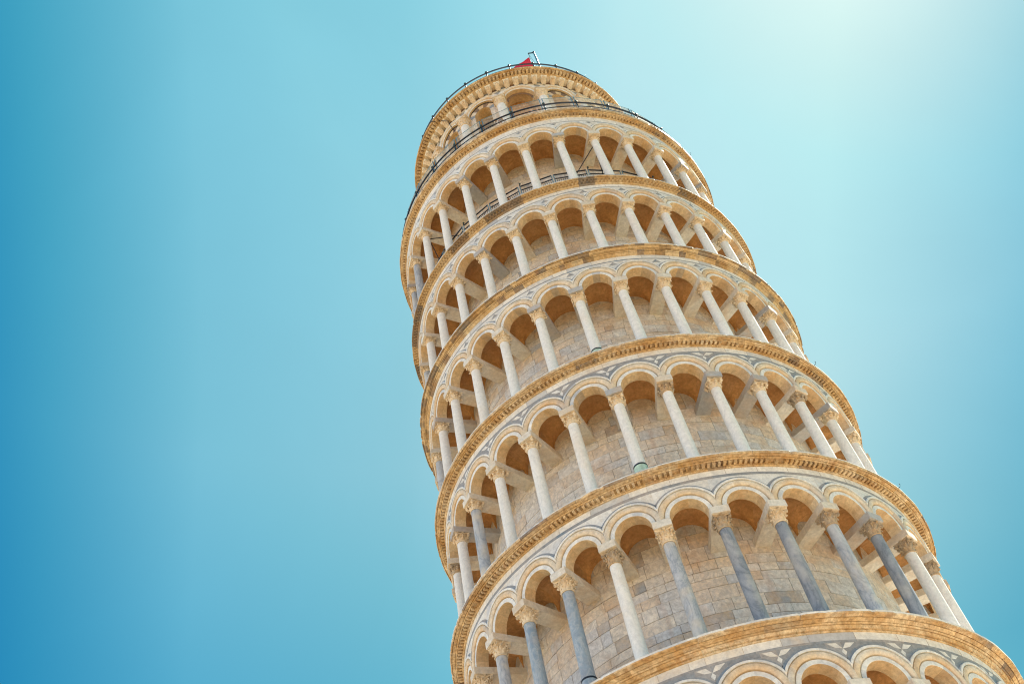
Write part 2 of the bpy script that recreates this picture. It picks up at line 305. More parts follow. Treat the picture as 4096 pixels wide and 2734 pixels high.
def arch_mesh(lv, seed):
    """one bay of the arcade: soffit, archivolt, inlay ring and spandrel; local frame = level axis, bay centre at angle 0"""
    r = random.Random(seed); mb = MB(); d = LEV[lv]; z0 = 0.0
    P = lambda u, z, pr=0.0, base=RF: cp(base+pr, math.degrees(u/RF), z)
    rout = .93 if lv != 'B' else .90
    rs = [RIN, .545, .655, .66, .685, .69, .72, .76, .80, .835, .84, .86, .865, rout-.012, rout, rout+.002]
    ps = [-.005, .0, .0, -.04, -.04, .030, .048, .060, .060, .050, .008, .008, .065, .068, .058, .0]
    mt = ['white', 'white', 'white', 'arch', 'arch', 'arch', 'arch', 'arch', 'arch', 'arch', 'arch', 'white', 'white', 'white', 'white']
    n = 32
    nv = r.choice([5, 6, 7, 7, 8]); cuts = sorted([0]+[min(n-2, max(2, int(n*(i+r.uniform(-.2, .2))/nv))) for i in range(1, nv)]+[n])
    cuts2 = sorted([0]+[min(n-2, max(2, int(n*(i+r.uniform(-.25, .25))/4))) for i in range(1, 4)]+[n])
    def seg(i, c):
        for k in range(len(c)-1):
            if c[k] <= i < c[k+1]: return k
        return 0
    tv = [abs(r.gauss(.25, .28)) % 1 for _ in range(12)]; ta = [abs(r.gauss(.3, .3)) % 1 for _ in range(12)]; td = [r.random() for _ in range(12)]
    def pt(rad, i):
        a = math.pi*i/n; c = math.cos(a); lim = UH/abs(c) if abs(c) > 1e-6 else 9
        q = min(rad, lim); return P(-q*c, z0+q*math.sin(a), interp(q, rs, ps)), q
    for j in range(len(rs)-1):
        for i in range(n):
            a, qa = pt(rs[j], i); b, qb = pt(rs[j], i+1); c, qc = pt(rs[j+1], i+1); e, qe = pt(rs[j+1], i)
            if qc-qb < 1e-5 and qe-qa < 1e-5: continue
            k = mt[j]
            mb.quad(a, b, c, e, k, tv[seg(i, cuts)] if k == 'white' else ta[seg(i, cuts2)], smooth=5 <= j <= 8)
    # inlay ring
    rd = rout+.085
    for i in range(n):
        a, qa = pt(rout+.002, i); b, qb = pt(rout+.002, i+1); c, qc = pt(rd, i+1); e, qe = pt(rd, i)
        if qc-qb < 1e-5 and qe-qa < 1e-5: continue
        mb.quad(a, b, c, e, 'dark' if d['sp'] != 'tri2' else 'dark', td[seg(i, cuts)])
    # spandrel
    lo = BANDLO(lv)-d['spring']; m = 20; gmat = {'plain': 'white', 'kite': 'dark', 'tri': 'white', 'tri2': 'white'}[d['sp']]
    t1 = [r.random()*.8 for _ in range(4)]
    for i in range(m):
        ua, ub = -UH+2*UH*i/m, -UH+2*UH*(i+1)/m
        za, zb = [math.sqrt(max(0, rd*rd-u*u)) for u in (ua, ub)]
        mb.quad(P(ua, za), P(ub, zb), P(ub, max(lo, zb)), P(ua, max(lo, za)), gmat, t1[i*4//m])
    def plate(poly, mat, tint, pr=.005):
        mb.add([P(u, z, pr) for u, z in poly], [tuple(range(len(poly)))], mat, tint)
    zc = math.sqrt(max(0, rd*rd-UH*UH))
    for sgn in (-1, 1):        # half of each spandrel belongs to this bay
        X = lambda x: sgn*(UH-x)
        if d['sp'] == 'kite':
            zm = zc+.58*(lo-zc)
            q1 = [(X(0), zm), (X(.12), lo-.025), (X(.36), lo-.025), (X(.19), zm+.03)]
            q2 = [(X(0), zm), (X(.065), zm-.095), (X(0), zc+.05)]
            for q in (q1, q2): plate(q if sgn < 0 else q[::-1], 'white', r.random()*.5)
        else:
            zt_, zb_ = lo-.03, zc+.5*(lo-zc)
            if d['sp'] == 'tri': q = [(X(0), zb_), (X(0), zt_), (X(.16), zb_)]
            elif d['sp'] == 'tri2': q = [(X(0), zb_+.03), (X(0), zt_), (X(.14), zt_-.05)]
            else: continue
            plate(q if sgn > 0 else q[::-1], 'dark', r.random())
    # soffit
    for i in range(n):
        for k in range(3):
            ra = RF-.005-(RF-RB)*k/3; rb = RF-.005-(RF-RB)*(k+1)/3
            A = []
            for rr, ii in ((ra, i), (ra, i+1), (rb, i+1), (rb, i)):
                a = math.pi*ii/n; A.append(P(-RIN*math.cos(a), z0+RIN*math.sin(a), 0, rr))
            s_ = seg(i, cuts); jt = (s_ % 2)
            mb.quad(A[3], A[2], A[1], A[0], 'soffit', tv[s_])
    # inner edge of the arch where the vault starts
    for i in range(n):
        A = []
        for rad, ii in ((RIN, i), (RIN, i+1), (1.0, i+1), (1.0, i)):
            a = math.pi*ii/n; q = min(rad, UH/max(1e-6, abs(math.cos(a)))); A.append(P(-q*math.cos(a), z0+q*math.sin(a), 0, RB))
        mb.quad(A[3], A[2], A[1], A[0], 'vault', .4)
    return mb.mesh('arch', 40)

def BANDLO(lv):
    d = LEV[lv]; return d['spring']+{'A': 1.10, 'B': 1.05, 'C': 1.06}.get(lv, 1.07)
def BANDHI(lv): return BANDLO(lv)+{'D': .06, 'F': .06, 'C': .06, 'A': .05, 'B': .05}.get(lv, .10)
def CORNB(lv):
    d = LEV[lv]; return d['top']-{'F': .31, 'E': .25, 'D': .26, 'C': .26, 'B': .26, 'A': .36}[lv]

def frieze_mesh(lv):
    d = LEV[lv]; mb = MB(); n = 360; r = random.Random(ord(lv))
    z1, z2, z3 = BANDLO(lv), BANDHI(lv), CORNB(lv)
    t = []; 
    while len(t) < n: t += [abs(r.gauss(.25, .3)) % 1]*r.randint(4, 9)
    t2 = []
    while len(t2) < n: t2 += [r.random()]*r.randint(3, 8)
    for i in range(n):
        a, b = i, i+1
        mb.quad(cp(RF, a, z1), cp(RF, b, z1), cp(RF, b, z2), cp(RF, a, z2), 'dark', t2[i])
        mb.quad(cp(RF, a, z2), cp(RF, b, z2), cp(RF+.004, b, z3), cp(RF+.004, a, z3), 'white', t[i])
        if t[i] != t[i-1]:       # slab joint: a hairline open joint
            mb.ringbox(RF-.002, RF+.006, a-.022, a+.022, z2, z3, 'joint', 0)
    return mb.mesh('frieze')

def cornice_mesh(lv):
    d = LEV[lv]; mb = MB(); r = random.Random(ord(lv)*3); Rt = d['R']; z = d['top']; b = CORNB(lv)-z; style = d['co']
    k = (Rt-7.60)/.40
    if style == 'dentil':
        K = lambda x: 7.60+x*k
        prof = [(RF, b), (RF+.045, b), (RF+.06, b+.015), (RF+.06, b+.030), (RF+.04, b+.034), (RF+.04, b+.046), (RF+.065, b+.050), (RF+.07, b+.064), (RF+.052, b+.066), (RF+.052, b+.130),
                (K(.205), b+.132), (K(.205), b+.112), (K(.225), b+.118), (K(.235), b+.140), (K(.235), b+.175), (K(.25), b+.175), (K(.25), b+.148), (K(.34), b+.160), (K(.34), b+.192), (K(.36), b+.192), (K(.36), b+.150), (K(.385), b+.152), (K(.395), -.065), (K(.4), -.035), (Rt, 0)]
    elif style == 'fascia':
        prof = [(RF, b), (RF+.03, b), (RF+.045, b+.015), (RF+.045, b+.035), (RF+.03, b+.038), (RF+.03, b+.055), (RF+.085, b+.06), (RF+.125, b+.125), (RF+.125, b+.150), (RF+.14, b+.150), (RF+.145, b+.128), (RF+.165, b+.135), (RF+.185, b+.155), (RF+.185, b+.195), (RF+.20, b+.195),
                (RF+.205, b+.160), (RF+.30, b+.205), (RF+.30, b+.240), (RF+.32, b+.240), (RF+.325, b+.205), (RF+.36, b+.215), (RF+.385, -.085), (Rt-.02, -.08), (Rt-.005, -.05), (Rt, 0)]
    elif style == 'patch':
        prof = [(RF, b), (RF+.02, b), (RF+.115, b+.075), (RF+.115, b+.11), (RF+.13, b+.11), (RF+.13, b+.078), (RF+.15, b+.085), (RF+.165, b+.105), (RF+.165, b+.145), (RF+.18, b+.145), (RF+.18, b+.108), (RF+.21, b+.115), (RF+.21, b+.15), (RF+.225, b+.15), (RF+.225, b+.12), (Rt-.055, -.095), (Rt-.055, -.06), (Rt-.04, -.06), (Rt-.035, -.09), (Rt-.005, -.08), (Rt, -.04), (Rt, 0)]
    else:
        prof = [(RF, b), (RF+.03, b), (RF+.075, b+.05), (RF+.075, b+.055), (RF+.075, b+.105), (RF+.15, b+.107), (RF+.155, b+.155), (RF+.23, b+.157), (RF+.23, b+.14), (RF+.25, b+.145), (Rt-.055, -.09), (Rt-.055, -.055), (Rt-.04, -.055), (Rt-.035, -.085), (Rt-.005, -.075), (Rt, -.03), (Rt, 0)]
    mat = 'cornice' if style in ('dentil', 'fascia') else 'patch'
    n = 720; step = .5
    def tints(lo, hi, dark):
        t = []
        while len(t) < n:
            v = r.random()*.75 if r.random() > dark else r.uniform(.84, 1)
            t += [v]*r.randint(lo, hi)
        return t
    dk = {'dentil': .06, 'fascia': .04, 'patch': .45, 'checker': .3}[style]
    T = [tints(6, 16, dk) for _ in range(3)]
    if style == 'patch': T = [tints(4, 8, .1), tints(5, 9, .15), tints(4, 7, .5)]
    if style == 'checker':
        base = []
        while len(base) < n: base += [r.choice([.1, .3, .2, .35, .78, .9])]*r.randint(8, 18)
        T = [base]*3
    lip = []
    while len(lip) < n: lip += [min(1, abs(r.gauss(.3, .4)))]*r.randint(2, 9)
    # ragged lip: slow wander plus chipped slab corners
    jl = [0.0]*n
    for i in range(n): jl[i] = .006*math.sin(i*.11+ord(lv))+.004*math.sin(i*.37)+r.uniform(-.003, .003)
    brk = [i for i in range(0, n, 9)]
    for i in brk:
        if r.random() < .35:
            w = r.randint(1, 2)
            for q in range(w): jl[(i+q) % n] -= r.uniform(.01, .035)
    np_ = len(prof)
    for j in range(np_-1):
        band = 0 if j < np_*.4 else (1 if j < np_*.7 else 2)
        for i in range(n):
            pts = []
            for (pr, ii) in ((j, i), (j, i+1), (j+1, i+1), (j+1, i)):
                rr, zz = prof[pr]
                if pr >= np_-5: rr += jl[ii % n]
                pts.append(cp(rr, ii*step, z+zz))
            mb.quad(*pts, mat if j < np_-2 else 'white', T[band][i] if j < np_-2 else lip[i])
    for i in range(n):           # top of the cornice = gallery floor
        mb.quad(cp(Rt+jl[i], i*step, z), cp(Rt+jl[(i+1) % n], (i+1)*step, z), cp(5.9 if lv != 'A' else 4.0, (i+1)*step, z), cp(5.9 if lv != 'A' else 4.0, i*step, z), 'white', .4)
    # open joints between the cornice blocks
    for i in range(0, n):
        if T[2][i] != T[2][i-1] and r.random() < .7:
            for j in range(np_-7, np_-2):
                (ra, za), (rb, zb) = prof[j], prof[j+1]; th = i*step
                mb.hexa([cp(ra+.003, th-.03, z+za-.003), cp(ra+.003, th+.03, z+za-.003), cp(ra-.03, th+.03, z+za), cp(ra-.03, th-.03, z+za)],
                        [cp(rb+.003, th-.03, z+zb-.003), cp(rb+.003, th+.03, z+zb-.003), cp(rb-.03, th+.03, z+zb), cp(rb-.03, th-.03, z+zb)], 'joint')
    if style == 'dentil':
        for i in range(315):
            th = i*360/315; tt = T[1][int(th/step) % n]
            if r.random() < .03: continue
            w = .29+r.uniform(-.04, .04)
            mb.ringbox(RF+.052, 7.60+.195*k+r.uniform(-.008, .006), th-w, th+w, z+b+.048+r.uniform(-.003, .006), z+b+.126, 'cornice', min(1, tt+.1*r.random()))
    if style == 'checker':
        for i in range(320):
            th = i*360/320; tt = T[0][int(th/step) % n]
            for row, (ra, rb, za, zb, ph) in enumerate(((RF+.08, RF+.155, .062, .101, 0), (RF+.155, RF+.225, .113, .151, .5))):
                t_ = th+ph*360/320
                mb.ringbox(ra, rb, t_-.28, t_+.28, z+b+za, z+b+zb, 'patch', max(0, min(1, tt+r.uniform(-.15, .1))))
    return mb.mesh('cornice')

def vault_mesh(lv):
    d = LEV[lv]; mb = MB(); z = d['spring']; nu, nr = 32, 20; bw = .25; H = .92
    def lift(t):                    # stilted round section over -1..1
        t = abs(t); e = .92
        return .40+(H-.40)*math.sqrt(max(0, 1-(t/e)**2)) if t < e else .40*max(0, (1-t)/(1-e))
    def hgt(Rr, du):
        return max(lift(du/(Rr*R_(HALF))), lift((Rr-(RC+RB)/2)/((RB-RC)/2)))
    for k in range(30):
        tc = TH0+12*k+6; vs = []; fs = []
        for j in range(nr+1):
            t = .5-.5*math.cos(math.pi*j/nr); Rr = RC-.02+(RB-RC+.02)*t
            for i in range(nu+1):
                a = -HALF+2*HALF*i/nu
                vs.append(cp(Rr, tc+a, z+hgt(max(RC, Rr), Rr*R_(a))))
        for j in range(nr):
            for i in range(nu):
                q = j*(nu+1)+i; fs.append((q, q+nu+1, q+nu+2, q+1))
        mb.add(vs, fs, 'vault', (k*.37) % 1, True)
    me = mb.mesh('gallery_vault', 22)
    return me

def core_mesh(lv):
    d = LEV[lv]; mb = MB(); r = random.Random(ord(lv)*11); z0 = FLOOR[lv]; z1 = d['spring']+.93
    n = 180
    for i in range(n):
        mb.quad(cp(RC-.022, i*2, z0), cp(RC-.022, i*2+2, z0), cp(RC-.022, i*2+2, z1), cp(RC-.022, i*2, z1), 'joint')
    z = z0
    while z < z1-.02:
        h = r.choice([.26, .30, .34, .38, .42, .24])*(1.15 if lv in 'EF' else 1.0 if lv in 'CD' else .85); zt = min(z1, z+h)
        if z1-zt < .1: zt = z1
        th = r.uniform(0, 6); end = th+360
        bias = r.gauss(.3, .2)
        while th < end-.01:
            w = r.uniform(.32, 1.05); dth = min(math.degrees(w/RC), end-th)
            if end-th-dth < 1.5: dth = end-th
            if r.random() < .5: tint = min(1, max(0, r.gauss(.3, .2)))
            else: tint = min(.9, max(0, bias+(.22 if lv in 'EF' else .02)+r.gauss(.08, .2)))
            if r.random() < .025: tint = r.uniform(.92, 1)
            pr = r.uniform(-.006, .006); gj = .006; ga = math.degrees(gj/RC); Rr = RC+pr
            ns = 2 if dth > 5 else 1
            zt_ = zt+r.uniform(-.004, .004); zb_ = z+r.uniform(-.004, .004)
            for s_ in range(ns):
                a = th+ga+(dth-2*ga)*s_/ns; b_ = th+ga+(dth-2*ga)*(s_+1)/ns
                mb.ringbox(RC-.03, Rr, a, b_, zb_+gj, zt_-gj, 'masonry', tint)
            th += dth
        z = zt
    return mb.mesh('gallery_wall')

# --- columns -------------------------------------------------------------------------
def shaft_mesh(lv, seed):
    d = LEV[lv]; h = d['neck']-FLOOR[lv]; r = random.Random(seed); mb = MB()
    ht = h-.26; prof = []
    for i in range(15):
        t = i/14; rad = .187-.022*t+.004*math.sin(math.pi*t)
        prof.append((rad+r.uniform(-.0012, .0012), -ht+ht*t))
    prof = [(.205, -ht-.005), (.200, -ht+.03)]+prof[1:]
    mb.lathe(prof, 'shaft_cream', 28)
    return mb.mesh('shaft', 50)
def base_mesh(lv):
    mb = MB(); h = LEV[lv]['neck']-FLOOR[lv]
    z = -h
    mb.box((0, 0, z+.035), .50, .50, .07, 'white', .3)
    mb.lathe([(.235, .07), (.25, .09), (.25, .115), (.235, .135), (.215, .14), (.205, .165), (.212, .185), (.225, .195), (.232, .215), (.225, .24), (.208, .252), (.204, .268)], 'white', 28, .3, c=(0, 0, z))
    return mb.mesh('column_base', 40)

def leaf(mb, ang, r0, r1, r2, z0, z1, z2, w, mat, tint=0.2, th=.014, droop=.03):
    """a carved leaf: rises from (r0,z0) to (r1,z1), curls out to r2 at z2 and droops"""
    prof = [(r0, z0, .85), (r0+.35*(r1-r0), z0+.45*(z1-z0), 1), (r1, z1, .95), ((r1+r2)/2, z2, .7), (r2, z2-.004, .5), (r2+.006, z2-droop, .28)]
    vs = []; fs = []
    ca, sa = math.cos(ang), math.sin(ang)
    for rr, zz, ww in prof:
        for dx, dr in ((-1, -.010), (-.5, .003), (0, .012), (.5, .003), (1, -.010)):
            for s_ in (0, 1):
                q = rr+dr-(th if s_ else 0); x = dx*ww*w/2
                vs.append((q*ca-x*sa, q*sa+x*ca, zz-(.006 if s_ else 0)))
    def id_(i, j, s_): return (i*5+j)*2+s_
    for i in range(len(prof)-1):
        for j in range(4):
            fs.append((id_(i, j, 0), id_(i, j+1, 0), id_(i+1, j+1, 0), id_(i+1, j, 0)))
            fs.append((id_(i, j, 1), id_(i+1, j, 1), id_(i+1, j+1, 1), id_(i, j+1, 1)))
        fs.append((id_(i, 0, 0), id_(i+1, 0, 0), id_(i+1, 0, 1), id_(i, 0, 1)))
        fs.append((id_(i, 4, 0), id_(i, 4, 1), id_(i+1, 4, 1), id_(i+1, 4, 0)))
    e = len(prof)-1
    for j in range(4): fs.append((id_(e, j, 0), id_(e, j+1, 0), id_(e, j+1, 1), id_(e, j, 1)))
    mb.add(vs, fs, mat, tint, True)

def spiral(mb, c, nrm, r0, mat, tint=.2, turns=1.7, tr=.011):
    n_ = Vector(nrm).normalized(); ref = Vector((0, 0, 1)); x = n_.cross(ref).normalized(); y = Vector((0, 0, 1))
    pts = []; rr = []
    for i in range(19):
        t = i/18; a = 2*math.pi*turns*t+1.2; q = r0*(1-.82*t)
        pts.append(tuple(Vector(c)+x*q*math.cos(a)+y*q*math.sin(a)+n_*.006*t)); rr.append(tr*(1-.3*t))
    mb.tube(pts, rr, mat, 5, tint)

def capital_mesh(style, H, mat, seed):
    r = random.Random(seed); mb = MB(); A2 = .255
    mb.tube([(.182*math.cos(2*math.pi*i/24), .182*math.sin(2*math.pi*i/24), 0.0) for i in range(24)], .019, mat, 8, .1, True)
    mb.tube([(.170*math.cos(2*math.pi*i/24), .170*math.sin(2*math.pi*i/24), .022) for i in range(24)], .008, mat, 6, .1, True)
    mb.lathe([(.163, .0), (.166, .15*H), (.172, .4*H), (.188, .65*H), (.222, .86*H), (.235, .89*H)], mat, 24, .5)
    # abacus slab with concave sides
    pl = []; m = 8
    for s_ in range(4):
        a0 = math.pi/4+s_*math.pi/2
        for i in range(m):
            t = i/m; p0 = Vector((math.cos(a0), math.sin(a0)))*A2*1.36; p1 = Vector((math.cos(a0+math.pi/2), math.sin(a0+math.pi/2)))*A2*1.36
            q = p0.lerp(p1, t); nrm = (p0+p1).normalized(); q -= nrm*(.045*math.sin(math.pi*t)); pl.append(q)
    k = len(pl)
    vs = [(q.x*.95, q.y*.95, .875*H) for q in pl]+[(q.x, q.y, .93*H) for q in pl]+[(q.x, q.y, H-.002) for q in pl]
    fs = [(i, (i+1) % k, k+(i+1) % k, k+i) for i in range(k)]+[(k+i, k+(i+1) % k, 2*k+(i+1) % k, 2*k+i) for i in range(k)]+[tuple(range(k-1, -1, -1)), tuple(range(2*k, 3*k))]
    mb.add(vs, fs, mat, .2)
    if style == 'volute':
        for i in range(8): leaf(mb, 2*math.pi*i/8+.0, .170, .188, .238, .03, .36*H, .42*H, .115, mat, .15, droop=.04)
        for i in range(8): leaf(mb, 2*math.pi*(i+.5)/8, .176, .206, .262, .12, .60*H, .66*H, .10, mat, .3, droop=.04)
        for i in range(4):
            a = math.pi/4+i*math.pi/2; d = Vector((math.cos(a), math.sin(a), 0)); s_ = Vector((-d.y, d.x, 0))
            for sg in (-1, 1):
                c = d*.285+s_*sg*.022+Vector((0, 0, .76*H)); spiral(mb, c, s_*sg, .056, mat, .1, tr=.013)
            mb.ball(d*.285+Vector((0, 0, .76*H)), .04, mat, .4, 10, 6, (1, .55, 1), Matrix.Rotation(a, 3, 'Z'))
            mb.tube([tuple(d*.19+Vector((0, 0, .5*H))), tuple(d*.23+Vector((0, 0, .68*H))), tuple(d*.28+Vector((0, 0, .86*H)))], [.02, .024, .03], mat, 6, .3)
            b = i*math.pi/2; e = Vector((math.cos(b), math.sin(b), 0)); f_ = Vector((-e.y, e.x, 0))
            for sg in (-1, 1):
                spiral(mb, e*.243+f_*sg*.055+Vector((0, 0, .72*H)), e, .034, mat, .2, 1.3, .009)
            c = e*.258+Vector((0, 0, .905*H))
            for q in range(6):
                an = 2*math.pi*q/6; mb.ball(c+f_*.027*math.cos(an)+Vector((0, 0, .027*math.sin(an))), .016, mat, .2, 6, 4)
            mb.ball(c+e*.012, .018, mat, .5, 8, 5)
    elif style == 'head':
        for i in range(4):
            a = math.pi/4+i*math.pi/2; d = Vector((math.cos(a), math.sin(a), 0))
            c = d*.275+Vector((0, 0, .72*H)); rot = Matrix.Rotation(a, 3, 'Z')
            mb.ball(c, .062, mat, .2, 12, 8, (.9, .8, 1.05), rot)
            mb.ball(c+d*.058-Vector((0, 0, .005)), .014, mat, .3, 6, 4)                 # nose
            for sg in (-1, 1):
                s_ = Vector((-d.y, d.x, 0)); mb.ball(c+s_*sg*.05, .018, mat, .3, 6, 4)
            leaf(mb, a, .176, .20, .262, .03, .40*H, .50*H, .16, mat, .2, droop=.06)
            b = i*math.pi/2; e = Vector((math.cos(b), math.sin(b), 0))
            mb.ball(e*.232+Vector((0, 0, .56*H)), .042, mat, .3, 10, 7)
            mb.ball(e*.20+Vector((0, 0, .30*H)), .036, mat, .4, 10, 7)
            leaf(mb, b, .176, .205, .225, .03, .3*H, .42*H, .12, mat, .25, droop=.02)
            c = e*.25+Vector((0, 0, .86*H)); f_ = Vector((-e.y, e.x, 0))
            for q in range(5):
                an = 2*math.pi*q/5+.3; mb.ball(c+f_*.028*math.cos(an)+Vector((0, 0, .028*math.sin(an))), .015, mat, .2, 6, 4)
            for sg in (-1, 1):
                mb.tube([tuple(c+f_*sg*.02), tuple(c+f_*sg*.09-Vector((0, 0, .03))), tuple(c+f_*sg*.14-e*.03)], .014, mat, 5, .3)
    else:   # broad leaves
        for i in range(4):
            a = math.pi/4+i*math.pi/2
            leaf(mb, a, .176, .225, .305, .03, .70*H, .82*H, .15, mat, .15, th=.02, droop=.075)
            b = i*math.pi/2
            leaf(mb, b, .174, .205, .250, .03, .46*H, .54*H, .15, mat, .3, th=.018, droop=.05)
            e = Vector((math.cos(b), math.sin(b), 0)); f_ = Vector((-e.y, e.x, 0))
            mb.ball(e*.245+Vector((0, 0, .88*H)), .036, mat, .3, 8, 6)
            for sg in (-1, 1):
                leaf(mb, b+sg*.40, .174, .20, .262, .03, .24*H, .34*H, .09, mat, .2, droop=.04)
                spiral(mb, e*.235+f_*sg*.085+Vector((0, 0, .76*H)), e+f_*sg*.4, .036, mat, .25, 1.2, .012)
    return mb.mesh('capital', 55)

def beam_mesh(lv, seed, dark=False):
    r = random.Random(seed); mb = MB(); hw = .262; h = .235
    lo = []; t = (.95 if dark else r.choice([.05, .1, .2, .35, .5, .6]))
    # local: +x outwards from the tower axis, origin at the axis, z=0 is the springing
    x0, x1 = RC-.03, RF+.085
    w0 = hw*.92
    ch = .012
    sect = lambda w: [(-w+ch, -h), (w-ch, -h), (w, -h+ch), (w, -.001), (-w, -.001), (-w, -h+ch)]
    xs = [x0, x0+.5, x0+1.0, x1-.012, x1]
    vs = []
    for i, x in enumerate(xs):
        w = w0+(hw-w0)*(x-x0)/(x1-x0)
        if i == len(xs)-1: w -= .012
        for (y, z) in sect(w): vs.append((x, y+r.uniform(-.004, .004), z+(r.uniform(-.004, .004) if z < -.1 else 0)))
    fs = []
    for i in range(len(xs)-1):
        for k in range(6):
            l = (k+1) % 6; fs.append((i*6+k, i*6+l, (i+1)*6+l, (i+1)*6+k))
    e = (len(xs)-1)*6; fs.append(tuple(e+k for k in range(6)))
    mb.add(vs, fs, 'beam', t)
    return mb.mesh('impost_beam')

VISK = range(-7, 8)           # columns and bays that can show from the piazza
CAPST = {'F': 'volute', 'E': 'volute', 'D': 'head', 'C': 'leaf', 'B': 'leaf', 'A': 'leaf'}
SHAFT_E = {-7: 'shaft_cream', -6: 'shaft_grey', -5: 'shaft_grey', -4: 'shaft_grey', -3: 'shaft_blue', -2: 'shaft_blue', -1: 'shaft_cream', 0: 'shaft_grey', 1: 'shaft_dark', 2: 'shaft_dark', 3: 'shaft_grey', 4: 'shaft_dark', 5: 'shaft_cream', 6: 'shaft_cream', 7: 'shaft_cream'}

for lv in ORDER:
    d = LEV[lv]; o = (d['o'][0], d['o'][1], 0); H = d['spring']-.235-d['neck']
    w = link('gallery_wall', core_mesh(lv), TOWER, o)
    link('gallery_vault', vault_mesh(lv), TOWER, o)
    link('frieze', frieze_mesh(lv), TOWER, o)
    link('cornice', cornice_mesh(lv), TOWER, o)
    arches = [arch_mesh(lv, ord(lv)*100+i) for i in range(5)]
    back = None
    shafts = [shaft_mesh(lv, i) for i in range(2)]; base = base_mesh(lv)
    caps = [capital_mesh(CAPST[lv], H, 'capital' if i == 0 else 'capital_dark', i) for i in range(2)]
    if lv in 'ABC': caps.append(capital_mesh('volute', H, 'capital', 5))
    beams = [beam_mesh(lv, i, dark=(i == 3)) for i in range(4)]
    r = random.Random(ord(lv)+5)
    hidden = MB()
    for k in range(-15, 15):
        th = TH0+12*k; rot = (0, 0, R_(th-90)); seen = k in VISK
        loc = (d['o'][0]+7.36*math.sin(R_(th)), d['o'][1]-7.36*math.cos(R_(th)), d['neck'])
        a = arches[r.randrange(5)]; bm = beams[r.choice([0, 0, 1, 1, 2, 2, 3])]
        if seen:
            link('arch', a, TOWER, (o[0], o[1], d['spring']), (0, 0, R_(th+6)))
            link('impost_beam', bm, TOWER, (o[0], o[1], d['spring']), rot)
            cl = link('gallery_column', shafts[r.randrange(2)], TOWER, loc, (0, 0, R_(th-90)))
            cl.material_slots[0].link = 'OBJECT'
            if lv == 'E': sm = SHAFT_E[k]
            elif lv == 'F': sm = r.choice(['shaft_cream', 'shaft_grey'])
            else: sm = 'shaft_grey' if (k <= -5 and r.random() < .45) or (lv == 'D' and k == -4) else 'shaft_cream'
            cl.material_slots[0].material = M[sm]
            if sm != 'shaft_cream': cl['label'] = {'shaft_grey': 'grey veined marble column', 'shaft_dark': 'dark grey marble column', 'shaft_blue': 'blue grey mottled marble column'}[sm]
            cp_ = caps[1] if (lv == 'E' and k > 2) else (caps[r.choice([0, 0, 2])] if len(caps) > 2 else caps[r.choice([0, 0, 0, 1])])
            link('capital', cp_, cl); link('base', base, cl)
            if (lv in 'DCB' and k == 0) or (lv == 'E' and k == -2):
                mb = MB(); hh = d['neck']-FLOOR[lv]; zc = -hh+(.78 if lv == 'D' else .60 if lv != 'B' else .5)
                mb.lathe([(.215, -hh+.2), (.207, -hh+.3), (.2035, zc)], 'copper' if lv != 'E' else 'shaft_blue', 28, 0, c=(0, 0, 0))
                mb.lathe([(.206, zc-.03), (.212, zc-.028), (.212, zc+.02), (.206, zc+.022)], 'iron', 28)
                c2 = link('collar', mb.mesh('collar', 40), cl); c2['label'] = 'pale green sleeve with black band' if lv != 'E' else 'blue stone sleeve with black band'
        else:
            rz = Matrix.Translation((o[0], o[1], d['spring'])) @ Matrix.Rotation(R_(th-90), 4, 'Z')
            bmv = [tuple(rz @ v.co) for v in bm.vertices]
            hidden.add(bmv, [tuple(p.vertices) for p in bm.polygons], 'beam', .3)
            hidden.lathe([(.20, FLOOR[lv]-d['neck']), (.187, -2.3), (.165, 0), (.17, .02), (.24, H)], 'shaft_cream', 12, c=loc)
            ra = Matrix.Translation((o[0], o[1], d['spring'])) @ Matrix.Rotation(R_(th+6), 4, 'Z')
            av = [tuple(ra @ v.co) for v in a.vertices]
            hidden.add(av, [tuple(p.vertices) for p in a.polygons], 'white', .2)
    tag(link('arcade', hidden.mesh('arcade'), TOWER), kind='stuff')

# ground storey below the galleries (out of the picture, it carries the tower)
mb = MB()
mb.lathe([(7.75, -2.5), (7.75, .5), (7.6, .7), (7.55, 9.9), (7.62, 10.4), (7.9, 10.6), (8.05, 10.75), (8.05, 10.85), (5.9, 10.85)], 'masonry', 120, .2, False)
for i in range(15):
    th = 24*i+TH0; x, y, _ = cp(7.6, th, 0)
    mb.lathe([(.42, .5), (.40, .8), (.33, 1.0), (.30, 6.6), (.34, 6.7), (.5, 7.3), (.5, 7.5)], 'white', 20, .3, c=(x, y, 0))
    pts = [cp(7.68, th+12-12*math.cos(math.pi*q/16), 7.5+1.55*math.sin(math.pi*q/16)) for q in range(17)]
    mb.tube(pts, .16, 'arch', 6, .2)
link('ground_storey', mb.mesh('ground_storey'), TOWER)

